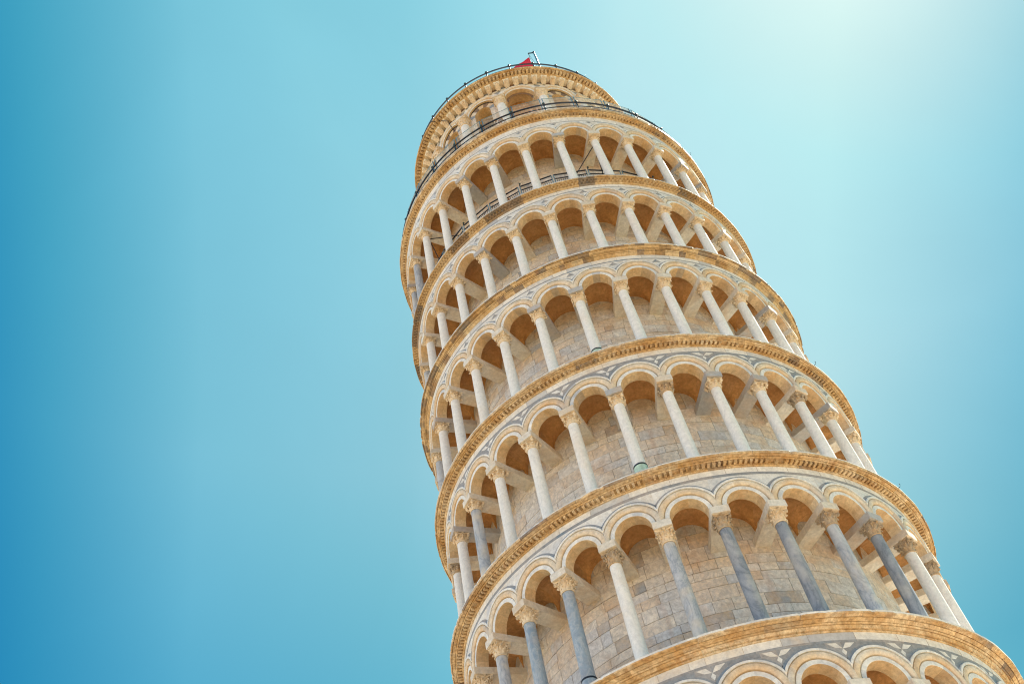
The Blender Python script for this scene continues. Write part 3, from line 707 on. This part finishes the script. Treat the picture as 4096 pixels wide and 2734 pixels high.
# ------------------------------------------------------------------ belfry
BO = (-.34, 0.0); BR = 5.45; BT = 53.56; BTOP = 6.236; BTH = -.7
zT = LEV['A']['top']
def belfry():
    r = random.Random(3)
    BS = 51.92            # springing of the belfry arches = top of the abacus
    half = 11.25; uh = BR*R_(half)
    # wall bays
    for k in range(16):
        th = BTH+22.5*k+half; open_bay = (k % 4 == 0)
        mb = MB(); P = lambda u, z, pr=0.0: cp(BR+pr, math.degrees(u/BR), z-BS)
        n = 28; rin = .80; rs = [rin, .86, .87, .93, .94, 1.04, 1.05, 1.09, 1.092]; ps = [0, 0, .03, .03, .05, .06, .075, .075, 0]
        mt = ['white', 'white', 'arch', 'arch', 'arch', 'white', 'white', 'white']
        def pt(rad, i):
            a = math.pi*i/n; c = math.cos(a); lim = uh/abs(c) if abs(c) > 1e-6 else 9; q = min(rad, lim)
            return P(-q*c, BS+q*math.sin(a), interp(q, rs, ps)), q
        for j in range(8):
            for i in range(n):
                (a, qa), (b, qb), (c, qc), (e, qe) = pt(rs[j], i), pt(rs[j], i+1), pt(rs[j+1], i+1), pt(rs[j+1], i)
                if qc-qb < 1e-5 and qe-qa < 1e-5: continue
                mb.quad(a, b, c, e, mt[j], r.random()*.6 if 3 <= j <= 4 else .2)
        for i in range(0, n*2):     # bead course round the arch
            a = math.pi*(i+.5)/(n*2); q = .905; 
            if abs(q*math.cos(a)) < uh: mb.ball(P(-q*math.cos(a), BS+q*math.sin(a), .03), .022, 'arch', .3, 5, 3)
        m = 20; rd = 1.15
        for i in range(n):
            (a, qa), (b, qb), (c, qc), (e, qe) = pt(1.092, i), pt(1.092, i+1), pt(rd, i+1), pt(rd, i)
            if qc-qb < 1e-5 and qe-qa < 1e-5: continue
            mb.quad(a, b, c, e, 'dark', .3)
        lo = 53.34
        for i in range(m):
            ua, ub = -uh+2*uh*i/m, -uh+2*uh*(i+1)/m; za, zb = [BS+math.sqrt(max(0, rd*rd-u*u)) for u in (ua, ub)]
            mb.quad(P(ua, za), P(ub, zb), P(ub, max(lo, zb)), P(ua, max(lo, za)), 'white', .2)
        for sgn in (-1, 1):
            X = lambda x: sgn*(uh-x); q = [(X(0), BS+.78), (X(0), BS+1.1), (X(.2), BS+1.05)]
            mb.add([P(u, z, .006) for u, z in (q if sgn > 0 else q[::-1])], [(0, 1, 2)], 'dark', .5)
        # jambs below the springing and the recess
        dep = .75 if open_bay else .10
        for sgn in (-1, 1):
            u0, u1 = sgn*rin, sgn*uh
            f = [P(u0, zT), P(u1, zT), P(u1, BS), P(u0, BS)]
            mb.quad(*(f if sgn > 0 else f[::-1]), 'masonry', .2)
            f = [P(u0, zT, -dep), P(u0, zT), P(u0, BS), P(u0, BS, -dep)]
            mb.quad(*(f if sgn > 0 else f[::-1]), 'soffit', .3)
        for i in range(n):
            A = []
            for dp, ii in ((0, i), (0, i+1), (-dep, i+1), (-dep, i)):
                a = math.pi*ii/n; A.append(P(-rin*math.cos(a), BS+rin*math.sin(a), dp))
            mb.quad(A[3], A[2], A[1], A[0], 'soffit', .3)
        if open_bay:
            # dark round-headed band, then a blocked arch of ochre slabs deep inside
            for i in range(n):
                A = []
                for q, ii in ((rin, i), (rin, i+1), (rin-.17, i+1), (rin-.17, i)):
                    a = math.pi*ii/n; A.append(P(-q*math.cos(a), BS+q*math.sin(a), -.22))
                mb.quad(A[0], A[1], A[2], A[3], 'brown', .1*(i//5))
            for i in range(-6, 6):
                for j in range(12):
                    t = r.random(); ua, ub = i*.13+.006, (i+1)*.13-.006; za, zb = zT+j*.64, zT+(j+1)*.64-.012
                    zb = min(zb, BS+.8)
                    if za < zb: mb.hexa([P(ua, za, -dep-.1), P(ua, za, -dep+.01), P(ub, za, -dep+.01), P(ub, za, -dep-.1)], [P(ua, zb, -dep-.1), P(ua, zb, -dep+.01), P(ub, zb, -dep+.01), P(ub, zb, -dep-.1)], 'vault', t)
            mb.quad(P(-.8, zT, -dep), P(.8, zT, -dep), P(.8, BS+.8, -dep), P(-.8, BS+.8, -dep), 'vault', .8)
        else:
            # striped voussoirs round a smaller bell opening
            ri = .46; seq = ['dark', 'arch', 'brown', 'soffit', 'brown', 'arch', 'dark']
            for i in range(n):
                A = []
                for q, ii in ((rin, i), (rin, i+1), (ri, i+1), (ri, i)):
                    a = math.pi*ii/n; A.append(P(-q*math.cos(a), BS-.12+q*math.sin(a), -dep))
                mb.quad(A[0], A[1], A[2], A[3], seq[i*7//n], .2)
            for i in range(n):
                A = []
                for dp, ii in ((-dep, i), (-dep, i+1), (-1.2, i+1), (-1.2, i)):
                    a = math.pi*ii/n; A.append(P(-ri*math.cos(a), BS-.12+ri*math.sin(a), dp))
                mb.quad(A[3], A[2], A[1], A[0], 'soffit', .3)
            for sgn in (-1, 1):
                f = [P(sgn*ri, zT, -dep), P(sgn*rin, zT, -dep), P(sgn*rin, BS-.12, -dep), P(sgn*ri, BS-.12, -dep)]
                mb.quad(*(f if sgn > 0 else f[::-1]), 'masonry', .3)
                f = [P(sgn*ri, zT, -1.2), P(sgn*ri, zT, -dep), P(sgn*ri, BS-.12, -dep), P(sgn*ri, BS-.12, -1.2)]
                mb.quad(*(f if sgn > 0 else f[::-1]), 'soffit', .3)
            mb.quad(P(-.5, zT, -1.15), P(.5, zT, -1.15), P(.5, BS+.4, -1.15), P(-.5, BS+.4, -1.15), 'brown', .3)
        lab = link('belfry_arch', mb.mesh('belfry_arch'), TOWER, (BO[0], BO[1], BS), (0, 0, R_(th)))
        lab['label'] = 'deep belfry arch with plain dark soffit' if open_bay else 'belfry arch with brown and cream striped voussoirs'
    # columns between the bays
    sh = MB(); sh.lathe([(.30, zT-BS), (.30, zT-BS+.2), (.27, zT-BS+.35), (.25, zT-BS+.5), (.225, -.75)], 'shaft_cream', 24); shm = sh.mesh('belfry_column', 50)
    cm = MB()
    cm.tube([(.24*math.cos(2*math.pi*i/20), .24*math.sin(2*math.pi*i/20), -.75) for i in range(20)], .025, 'capital', 6, .2, True)
    cm.lathe([(.22, -.75), (.23, -.6), (.26, -.4), (.32, -.25)], 'capital', 20, .4)
    for i in range(8): leaf(cm, 2*math.pi*i/8, .23, .26, .33, -.70, -.5, -.46, .15, 'capital', .2, droop=.05)
    for i in range(4): leaf(cm, math.pi/4+i*math.pi/2, .25, .31, .42, -.6, -.33, -.28, .18, 'capital', .2, droop=.08)
    cm.box((0, 0, -.21), .60, .60, .07, 'capital', .1); cm.box((-.05, 0, -.145), .64, .64, .06, 'capital', .4); cm.box((-.05, 0, -.06), .70, .70, .115, 'arch', .3)
    cmm = cm.mesh('belfry_capital', 50)
    for k in range(16):
        th = BTH+22.5*k; x, y, _ = cp(BR+.08, th, 0, BO)
        c = link('belfry_column', shm, TOWER, (x, y, BS), (0, 0, R_(th-90))); link('belfry_capital', cmm, c)
    # drum behind the bays (closes the belfry), roof
    mb = MB()
    mb.lathe([(4.02, zT), (4.02, BT)], 'joint', 60, 0, False)
    link('belfry_drum', mb.mesh('belfry_drum'), TOWER, (BO[0], BO[1], 0))
    # crowning cornice
    mb = MB(); n = 360; z = BT
    prof = [(BR, -.22), (BR+.02, -.22), (5.86, -.215), (5.88, -.20), (5.88, -.185), (5.91, -.18), (5.93, -.165), (5.93, -.05), (6.12, -.045), (6.15, -.04), (6.17, -.055), (6.215, -.055), (6.23, -.04), (BTOP, -.01), (BTOP, 0)]
    T = []
    while len(T) < n: T += [r.random()*.85]*r.randint(3, 8)
    for j in range(len(prof)-1):
        for i in range(n):
            (ra, za), (rb, zb) = prof[j], prof[j+1]
            mb.quad(cp(ra, i, z+za), cp(ra, i+1, z+za), cp(rb, i+1, z+zb), cp(rb, i, z+zb), 'cornice', T[i])
    for i in range(n): mb.quad(cp(BTOP, i, z), cp(BTOP, i+1, z), cp(.01, i+1, z+.02), cp(.01, i, z+.02), 'white', .5)
    for i in range(190):
        th = i*360/190; mb.ringbox(5.92, 6.13+r.uniform(-.01, .01), th-.55, th+.55, z-.185, z-.048, 'cornice', r.random()*.7)
    link('crowning_cornice', mb.mesh('crowning_cornice'), TOWER, (BO[0], BO[1], 0))
    # shell corbels
    cb = MB()
    vs = []; fs = []; nu, nv = 22, 8       # fluted shell
    for j in range(nv+1):
        t = j/nv
        for i in range(nu+1):
            s_ = i/nu; a = math.pi*(s_-.5); flute = 1+.28*abs(math.sin(5*math.pi*s_))
            rad = math.sin(math.pi*(.10+.52*t))*flute
            vs.append((BR+.04+.33*rad*math.cos(a)*(.40+.60*t), .128*rad*math.sin(a), -.60+.31*t))
    for j in range(nv):
        for i in range(nu):
            q = j*(nu+1)+i; fs.append((q, q+1, q+nu+2, q+nu+1))
    cb.add(vs, fs, 'arch', .25, True)
    w = .135
    cb.hexa([(BR+.14, -w, -.31), (BR+.33, -w, -.31), (BR+.33, w, -.31), (BR+.14, w, -.31)], [(BR+.07, -w*1.2, -.221), (BR+.42, -w*1.25, -.221), (BR+.42, w*1.25, -.221), (BR+.07, w*1.2, -.221)], 'white', .1)
    cbm = cb.mesh('shell_corbel', 60)
    for k in range(72):
        link('shell_corbel', cbm, TOWER, (BO[0], BO[1], BT), (0, 0, R_(5*k+.6-90)))
    # slabs between the corbels
    mb = MB()
    for i in range(72):
        th = 5*i+.6+2.5
        mb.ringbox(BR-.02, BR+.02, th-1.5, th+1.5, BT-.50, BT-.224, 'brown' if i % 2 else 'dark', .2)
        mb.ringbox(BR+.02, 5.84, th-1.25, th+1.25, BT-.262, BT-.222, 'arch', r.random()*.6)
    mb.lathe([(BR, -.54), (BR+.035, -.535), (BR+.045, -.515), (BR+.02, -.50), (BR, -.49)], 'white', 180, .5, c=(0, 0, BT))
    link('corbel_frieze', mb.mesh('corbel_frieze'), TOWER, (BO[0], BO[1], 0))
    # lightning cable that crosses the corbels
    mb = MB(); mb.tube([cp(6.25, -39, BT+.02, BO), cp(6.25, -38, BT-.06, BO), cp(5.95, -35.0, BT-.23, BO), cp(5.75, -31.5, BT-.5, BO), cp(5.4, -32.5, BT-.9, BO), cp(5.35, -31.5, BT-1.3, BO)], .016, 'iron', 5)
    link('lightning_cable', mb.mesh('lightning_cable'), TOWER)
belfry()

# iron hooks on the cornice edges
hk = MB(); hk.tube([(0, 0, -.02), (.10, 0, .02), (.13, 0, .08), (.105, 0, .12)], .010, 'iron', 5); hkm = hk.mesh('iron_hook')
for lv, ths in (('E', (62,)), ('D', (58,)), ('C', (56,)), ('B', (57,)), ('A', (50, 68))):
    for th in ths:
        d = LEV[lv]; x, y, z = cp(d['R']-.03, th, d['top']-.02, d['o'])
        link('iron_hook', hkm, TOWER, (x, y, z), (0, 0, R_(th-90)))
x, y, z = cp(BTOP-.03, 47, BT, BO); link('iron_hook', hkm, TOWER, (x, y, z), (0, 0, R_(47-90)))

# iron tie rods inside the top gallery
d = LEV['A']; zf = FLOOR['A']
for th, t2, t3 in ((TH0-48, TH0-30, TH0-46), (TH0+24, TH0+12, TH0+24)):
    mb = MB(); top = cp(7.22, th, d['neck']+.05, d['o'])
    mb.tube([top, cp(6.15, t2, zf+2.3, d['o'])], .022, 'iron', 6); mb.tube([top, cp(6.6, t3, zf+.02, d['o'])], .022, 'iron', 6)
    link('tie_rod', mb.mesh('tie_rod'), TOWER)

# ------------------------------------------------------------------ railings (things of their own)
def ring(mb, Rr, z, rad, mat, n=120, o=(0, 0), a0=0, a1=360):
    full = a1-a0 >= 360
    mb.tube([cp(Rr, a0+(a1-a0)*i/n, z, o) for i in range(n if full else n+1)], rad, mat, 6, 0, full)

def ball_railing(name, label, zb, o, Rr, n, ph, hgt):
    root = leaning(name, (o[0], o[1], zb)); tag(root, label, 'railing')
    mb = MB(); ring(mb, Rr, hgt-.06, .042, 'iron', 180); ring(mb, Rr, hgt*.52, .024, 'iron', 180)
    link('rail', mb.mesh('rail', 40), root)
    pm = MB(); pm.lathe([(.05, 0), (.05, .05), (.032, .08), (.030, hgt-.1), (.04, hgt-.06), (.03, hgt-.02)], 'iron', 10); pme = pm.mesh('post', 40)
    km = MB(); km.ball((0, 0, hgt+.03), .075, 'glass', 0, 14, 10); km.lathe([(.045, hgt-.05), (.05, hgt-.03), (.03, hgt-.02)], 'glass', 10); kme = km.mesh('globe')
    for i in range(n):
        x, y, _ = cp(Rr, ph+360*i/n, 0); p = link('post', pme, root, (x, y, 0)); link('globe', kme, p)
    return root
dA = LEV['A']
ball_railing('iron_railing', 'dark iron railing with ball topped posts round the belfry terrace', zT+.002, dA['o'], 7.72, 32, .4, .93)
ball_railing('iron_railing', 'dark iron railing with ball topped posts crowning the belfry roof', BT+.022, BO, 6.02, 30, -2.6, .85)

def safety_fence():
    root = leaning('safety_fence', (dA['o'][0], dA['o'][1], zT+.002))
    tag(root, 'tall barred steel safety fence standing behind the terrace railing', 'fence')
    for k in range(32):
        th = .4+11.25*k; a0, a1 = th+.55, th+11.25-.55
        Rr = 7.55; p0, p1 = Vector(cp(Rr, a0, 0)), Vector(cp(Rr, a1, 0)); H = 1.86
        fr = MB()
        for p in (p0, p1): fr.tube([tuple(p), tuple(p+Vector((0, 0, H)))], .022, 'steel', 6)
        for z in (.1, H-.02): fr.tube([tuple(p0+Vector((0, 0, z))), tuple(p1+Vector((0, 0, z)))], .012, 'steel', 5)
        q0 = Vector(cp(Rr, th-.55, 0))
        for z in (.25, 1.0, H-.12): fr.tube([tuple(q0+Vector((0, 0, z))), tuple(p0+Vector((0, 0, z)))], .012, 'steel', 5)
        pn = link('fence_panel', fr.mesh('fence_panel', 40), root)
        br = MB(); m = 28
        for i in range(1, m):
            q = p0.lerp(p1, i/m); br.box(tuple(q+Vector((0, 0, H/2+.02))), .012, .012, H-.14, 'wire', 0, Matrix.Rotation(R_(th), 3, 'Z'))
        link('bars', br.mesh('bars'), pn)
safety_fence()

def gallery_barrier():
    d = LEV['A']; zf = FLOOR['A']+.002; o = d['o']
    root = leaning('gallery_barrier', (o[0], o[1], zf)); tag(root, 'dark steel barrier railing behind the columns of the top gallery', 'barrier')
    for k in range(-8, 9):
        th = TH0+12*k; Rr = 7.10
        H = 1.9; p0, p1 = Vector(cp(Rr, th-5.6, 0)), Vector(cp(Rr, th+5.6, 0))
        mb = MB()
        for p in (p0, p1): mb.tube([tuple(p), tuple(p+Vector((0, 0, H)))], .022, 'steel', 6)
        for z, rr in ((H-.02, .034), (H-.34, .026), (.16, .02)): mb.tube([tuple(p0+Vector((0, 0, z))), tuple(p1+Vector((0, 0, z)))], rr, 'iron', 6)
        pn = link('barrier_panel', mb.mesh('barrier_panel', 40), root)
        br = MB()
        for i in range(1, 16): 
            q = p0.lerp(p1, i/16); br.box(tuple(q+Vector((0, 0, (H-.34)/2+.08))), .016, .016, H-.50, 'iron', 0, Matrix.Rotation(R_(th), 3, 'Z'))
        link('bars', br.mesh('bars'), pn)
        if k % 2 == 0:
            x, y, _ = cp(Rr+.02, th-5.6, 0); lm = MB(); lm.tube([(0, 0, H), (.02, 0, H+.12)], .018, 'iron', 6); lm.ball((.03, 0, H+.15), .045, 'glass', 0, 8, 6)
            link('spotlight', lm.mesh('spotlight'), pn, (x, y, 0))
gallery_barrier()

# flag and flagpole
def flag():
    px_, py_, _ = cp(5.7, 26.3, 0, BO)
    root = leaning('flagpole', (px_, py_, BT+.01)); tag(root, 'slender metal flagpole with short top arm on the belfry roof', 'flagpole')
    mb = MB(); Ht = 3.2; mb.lathe([(.09, 0), (.09, .06), (.055, .08), (.05, Ht)], 'steel', 12); link('pole', mb.mesh('pole', 40), root)
    tx, ty, _ = cp(5.7, 22.9, 0, BO); d = Vector((tx-px_, ty-py_, 0))
    mb = MB(); mb.tube([(0, 0, Ht-.03), tuple(d+Vector((0, 0, Ht-.18)))], .035, 'iron', 8); mb.ball((0, 0, Ht), .075, 'iron'); link('arm', mb.mesh('arm', 40), root)
    mb = MB(); mb.tube([tuple(d+Vector((0, 0, Ht-.18))), tuple(d+Vector((0, 0, Ht-1.0)))], .010, 'iron', 4); mb.tube([tuple(d+Vector((0, 0, Ht-.18))), (-.06, .0, .9)], .008, 'iron', 4); link('halyard', mb.mesh('halyard'), root)
    fo = leaning('flag', cp(5.7, 22.5, 55.98, BO)); tag(fo, 'red flag hanging in a drooping triangle beside the flagpole', 'flag')
    vs = []; fs = []; nu, nv = 22, 16
    tdir = Vector((tx-px_, ty-py_, 0)).normalized(); nrm = Vector((-tdir.y, tdir.x, 0))
    for side in (0, 1):
        for j in range(nv+1):
            t = j/nv
            for i in range(nu+1):
                s_ = i/nu; x = s_*(1.38*t+.03); z = -1.75*t-.10*s_*t
                w = .05*math.sin(9*s_*(t+.2)+2*t)*t+.02*math.sin(23*s_)
                v = tdir*x+nrm*(w+(.006 if side else 0))+Vector((0, 0, z)); vs.append(tuple(v))
    q0 = (nu+1)*(nv+1)
    for j in range(nv):
        for i in range(nu):
            q = j*(nu+1)+i; fs.append((q, q+1, q+nu+2, q+nu+1)); fs.append((q0+q, q0+q+nu+1, q0+q+nu+2, q0+q+1))
    mb = MB(); mb.add(vs, fs, 'flag', 0, True); link('flag_cloth', mb.mesh('flag_cloth'), fo)
flag()

# ------------------------------------------------------------------ people on the terrace and in the top gallery
M['skin'] = plain('skin', (.55, .33, .23), .6, 0, .08)
M['hair'] = plain('dark_hair', (.02, .014, .012), .6)
for nm, c in (('cloth_navy', (.02, .025, .06)), ('cloth_white', (.80, .80, .78)), ('cloth_red', (.32, .04, .05)), ('cloth_grey', (.10, .10, .11)), ('cloth_denim', (.06, .09, .16)), ('cloth_pink', (.6, .12, .2))):
    M[nm] = plain(nm, c, .85, 0, .15, 10)

def person(label, loc, th, top, legs, hair='hair', cap=None, scale=1.0):
    root = leaning('person', loc); tag(root, label, 'person')
    root.matrix_world = root.matrix_world @ Matrix.Rotation(R_(th), 4, 'Z')      # faces -y
    root.scale = (scale,)*3
    J = {'pel': (0, 0, .95, .15), 'wai': (0, -.01, 1.10, .135), 'che': (0, -.05, 1.32, .155), 'nb': (0, -.09, 1.47, .065), 'hd': (0, -.12, 1.57, .085), 'hc': (0, -.135, 1.65, .092), 'ht': (0, -.12, 1.73, .06)}
    E_ = [('pel', 'wai'), ('wai', 'che'), ('che', 'nb'), ('nb', 'hd'), ('hd', 'hc'), ('hc', 'ht')]
    for s_, k in ((-1, 'l'), (1, 'r')):
        J.update({'sh'+k: (.18*s_, -.05, 1.40, .07), 'el'+k: (.26*s_, -.22, 1.20, .048), 'wr'+k: (.17*s_, -.42, 1.16, .034), 'ha'+k: (.14*s_, -.48, 1.15, .036),
                  'hp'+k: (.09*s_, 0, .90, .095), 'kn'+k: (.10*s_, -.02, .50, .065), 'an'+k: (.10*s_, .02, .09, .045), 'to'+k: (.11*s_, -.14, .04, .04)})
        E_ += [('che', 'sh'+k), ('sh'+k, 'el'+k), ('el'+k, 'wr'+k), ('wr'+k, 'ha'+k), ('pel', 'hp'+k), ('hp'+k, 'kn'+k), ('kn'+k, 'an'+k), ('an'+k, 'to'+k)]
        for f_ in range(5):
            a = 'f%s%d' % (k, f_); 
            if f_ < 4: J[a] = ((.14+(f_-1.5)*.018)*s_, -.555+.008*abs(f_-1.5), 1.135, .0085); J[a+'e'] = ((.14+(f_-1.5)*.019)*s_, -.59+.012*abs(f_-1.5), 1.115, .0075)
            else: J[a] = ((.14-.045)*s_, -.50, 1.14, .010); J[a+'e'] = ((.14-.055)*s_, -.535, 1.13, .009)
            E_ += [('ha'+k, a), (a, a+'e')]
    ks = list(J); me = bpy.data.meshes.new('body'); me.from_pydata([J[k][:3] for k in ks], [(ks.index(a), ks.index(b)) for a, b in E_], [])
    ob = link('body', me, root); md = ob.modifiers.new('skin', 'SKIN'); md.use_smooth_shade = True
    sv = me.skin_vertices[0].data
    for i, k in enumerate(ks): sv[i].radius = (J[k][3], J[k][3]*(.8 if k in ('pel', 'wai', 'che') else 1)); sv[i].use_root = (k == 'pel')
    ob.modifiers.new('sub', 'SUBSURF').levels = 1
    me.materials.append(M['skin'])
    # clothing: a second, slightly larger skin over torso and arms, and one over the legs
    def cloth(nm, keys, mat, grow):
        ed = [(keys.index(a), keys.index(b)) for a, b in E_ if a in keys and b in keys]
        m2 = bpy.data.meshes.new(nm); m2.from_pydata([J[k][:3] for k in keys], ed, []); m2.materials.append(M[mat])
        o2 = link(nm, m2, root); o2.modifiers.new('skin', 'SKIN').use_smooth_shade = True
        s2 = m2.skin_vertices[0].data
        for i, k in enumerate(keys): q = J[k][3]+grow; s2[i].radius = (q, q*(.8 if k in ('pel', 'wai', 'che') else 1)); s2[i].use_root = (i == 0)
        o2.modifiers.new('sub', 'SUBSURF').levels = 1
    cloth('shirt', ['pel', 'wai', 'che', 'shl', 'shr', 'ell', 'elr'], top, .014)
    cloth('trousers', ['pel', 'hpl', 'hpr', 'knl', 'knr', 'anl', 'anr'], legs, .016)
    mb = MB(); c = Vector((0, -.125, 1.655))
    mb.ball(c+Vector((0, .022, .025)), .108, cap or hair, 0, 14, 10, (.95, 1.0, 1.02)); link('hat' if cap else 'hair', mb.mesh('hair'), root)
    mb = MB()
    for s_ in (-1, 1):
        mb.ball(c+Vector((.034*s_, -.092, .0)), .012, 'cloth_white', 0, 8, 6); mb.ball(c+Vector((.034*s_, -.101, .0)), .006, 'hair', 0, 6, 4)
        mb.ball(c+Vector((.098*s_, .005, -.01)), .022, 'skin', 0, 8, 6, (.5, 1, 1.4))
    mb.ball(c+Vector((0, -.108, -.03)), .016, 'skin', 0, 8, 6, (.8, 1, 1.4)); mb.ball(c+Vector((0, -.090, -.066)), .018, 'cloth_pink', 0, 8, 5, (1.3, .6, .4))
    link('face', mb.mesh('face'), root)
    return root
x = cp(7.02, -4.6, zT+.004, dA['o']); person('person with dark hair in a navy top leaning out over the terrace railing', x, -4.6, 'cloth_navy', 'cloth_grey')
x = cp(6.96, 8.3, zT+.004, dA['o']); person('person in a white shirt and white hat behind the terrace railing', x, 8.3, 'cloth_white', 'cloth_denim', cap='cloth_white', scale=.98)
x = cp(6.72, -10.5, FLOOR['A']+.004, LEV['A']['o']); person('person in a dark red top standing behind the top gallery barrier', x, -14, 'cloth_red', 'cloth_grey')
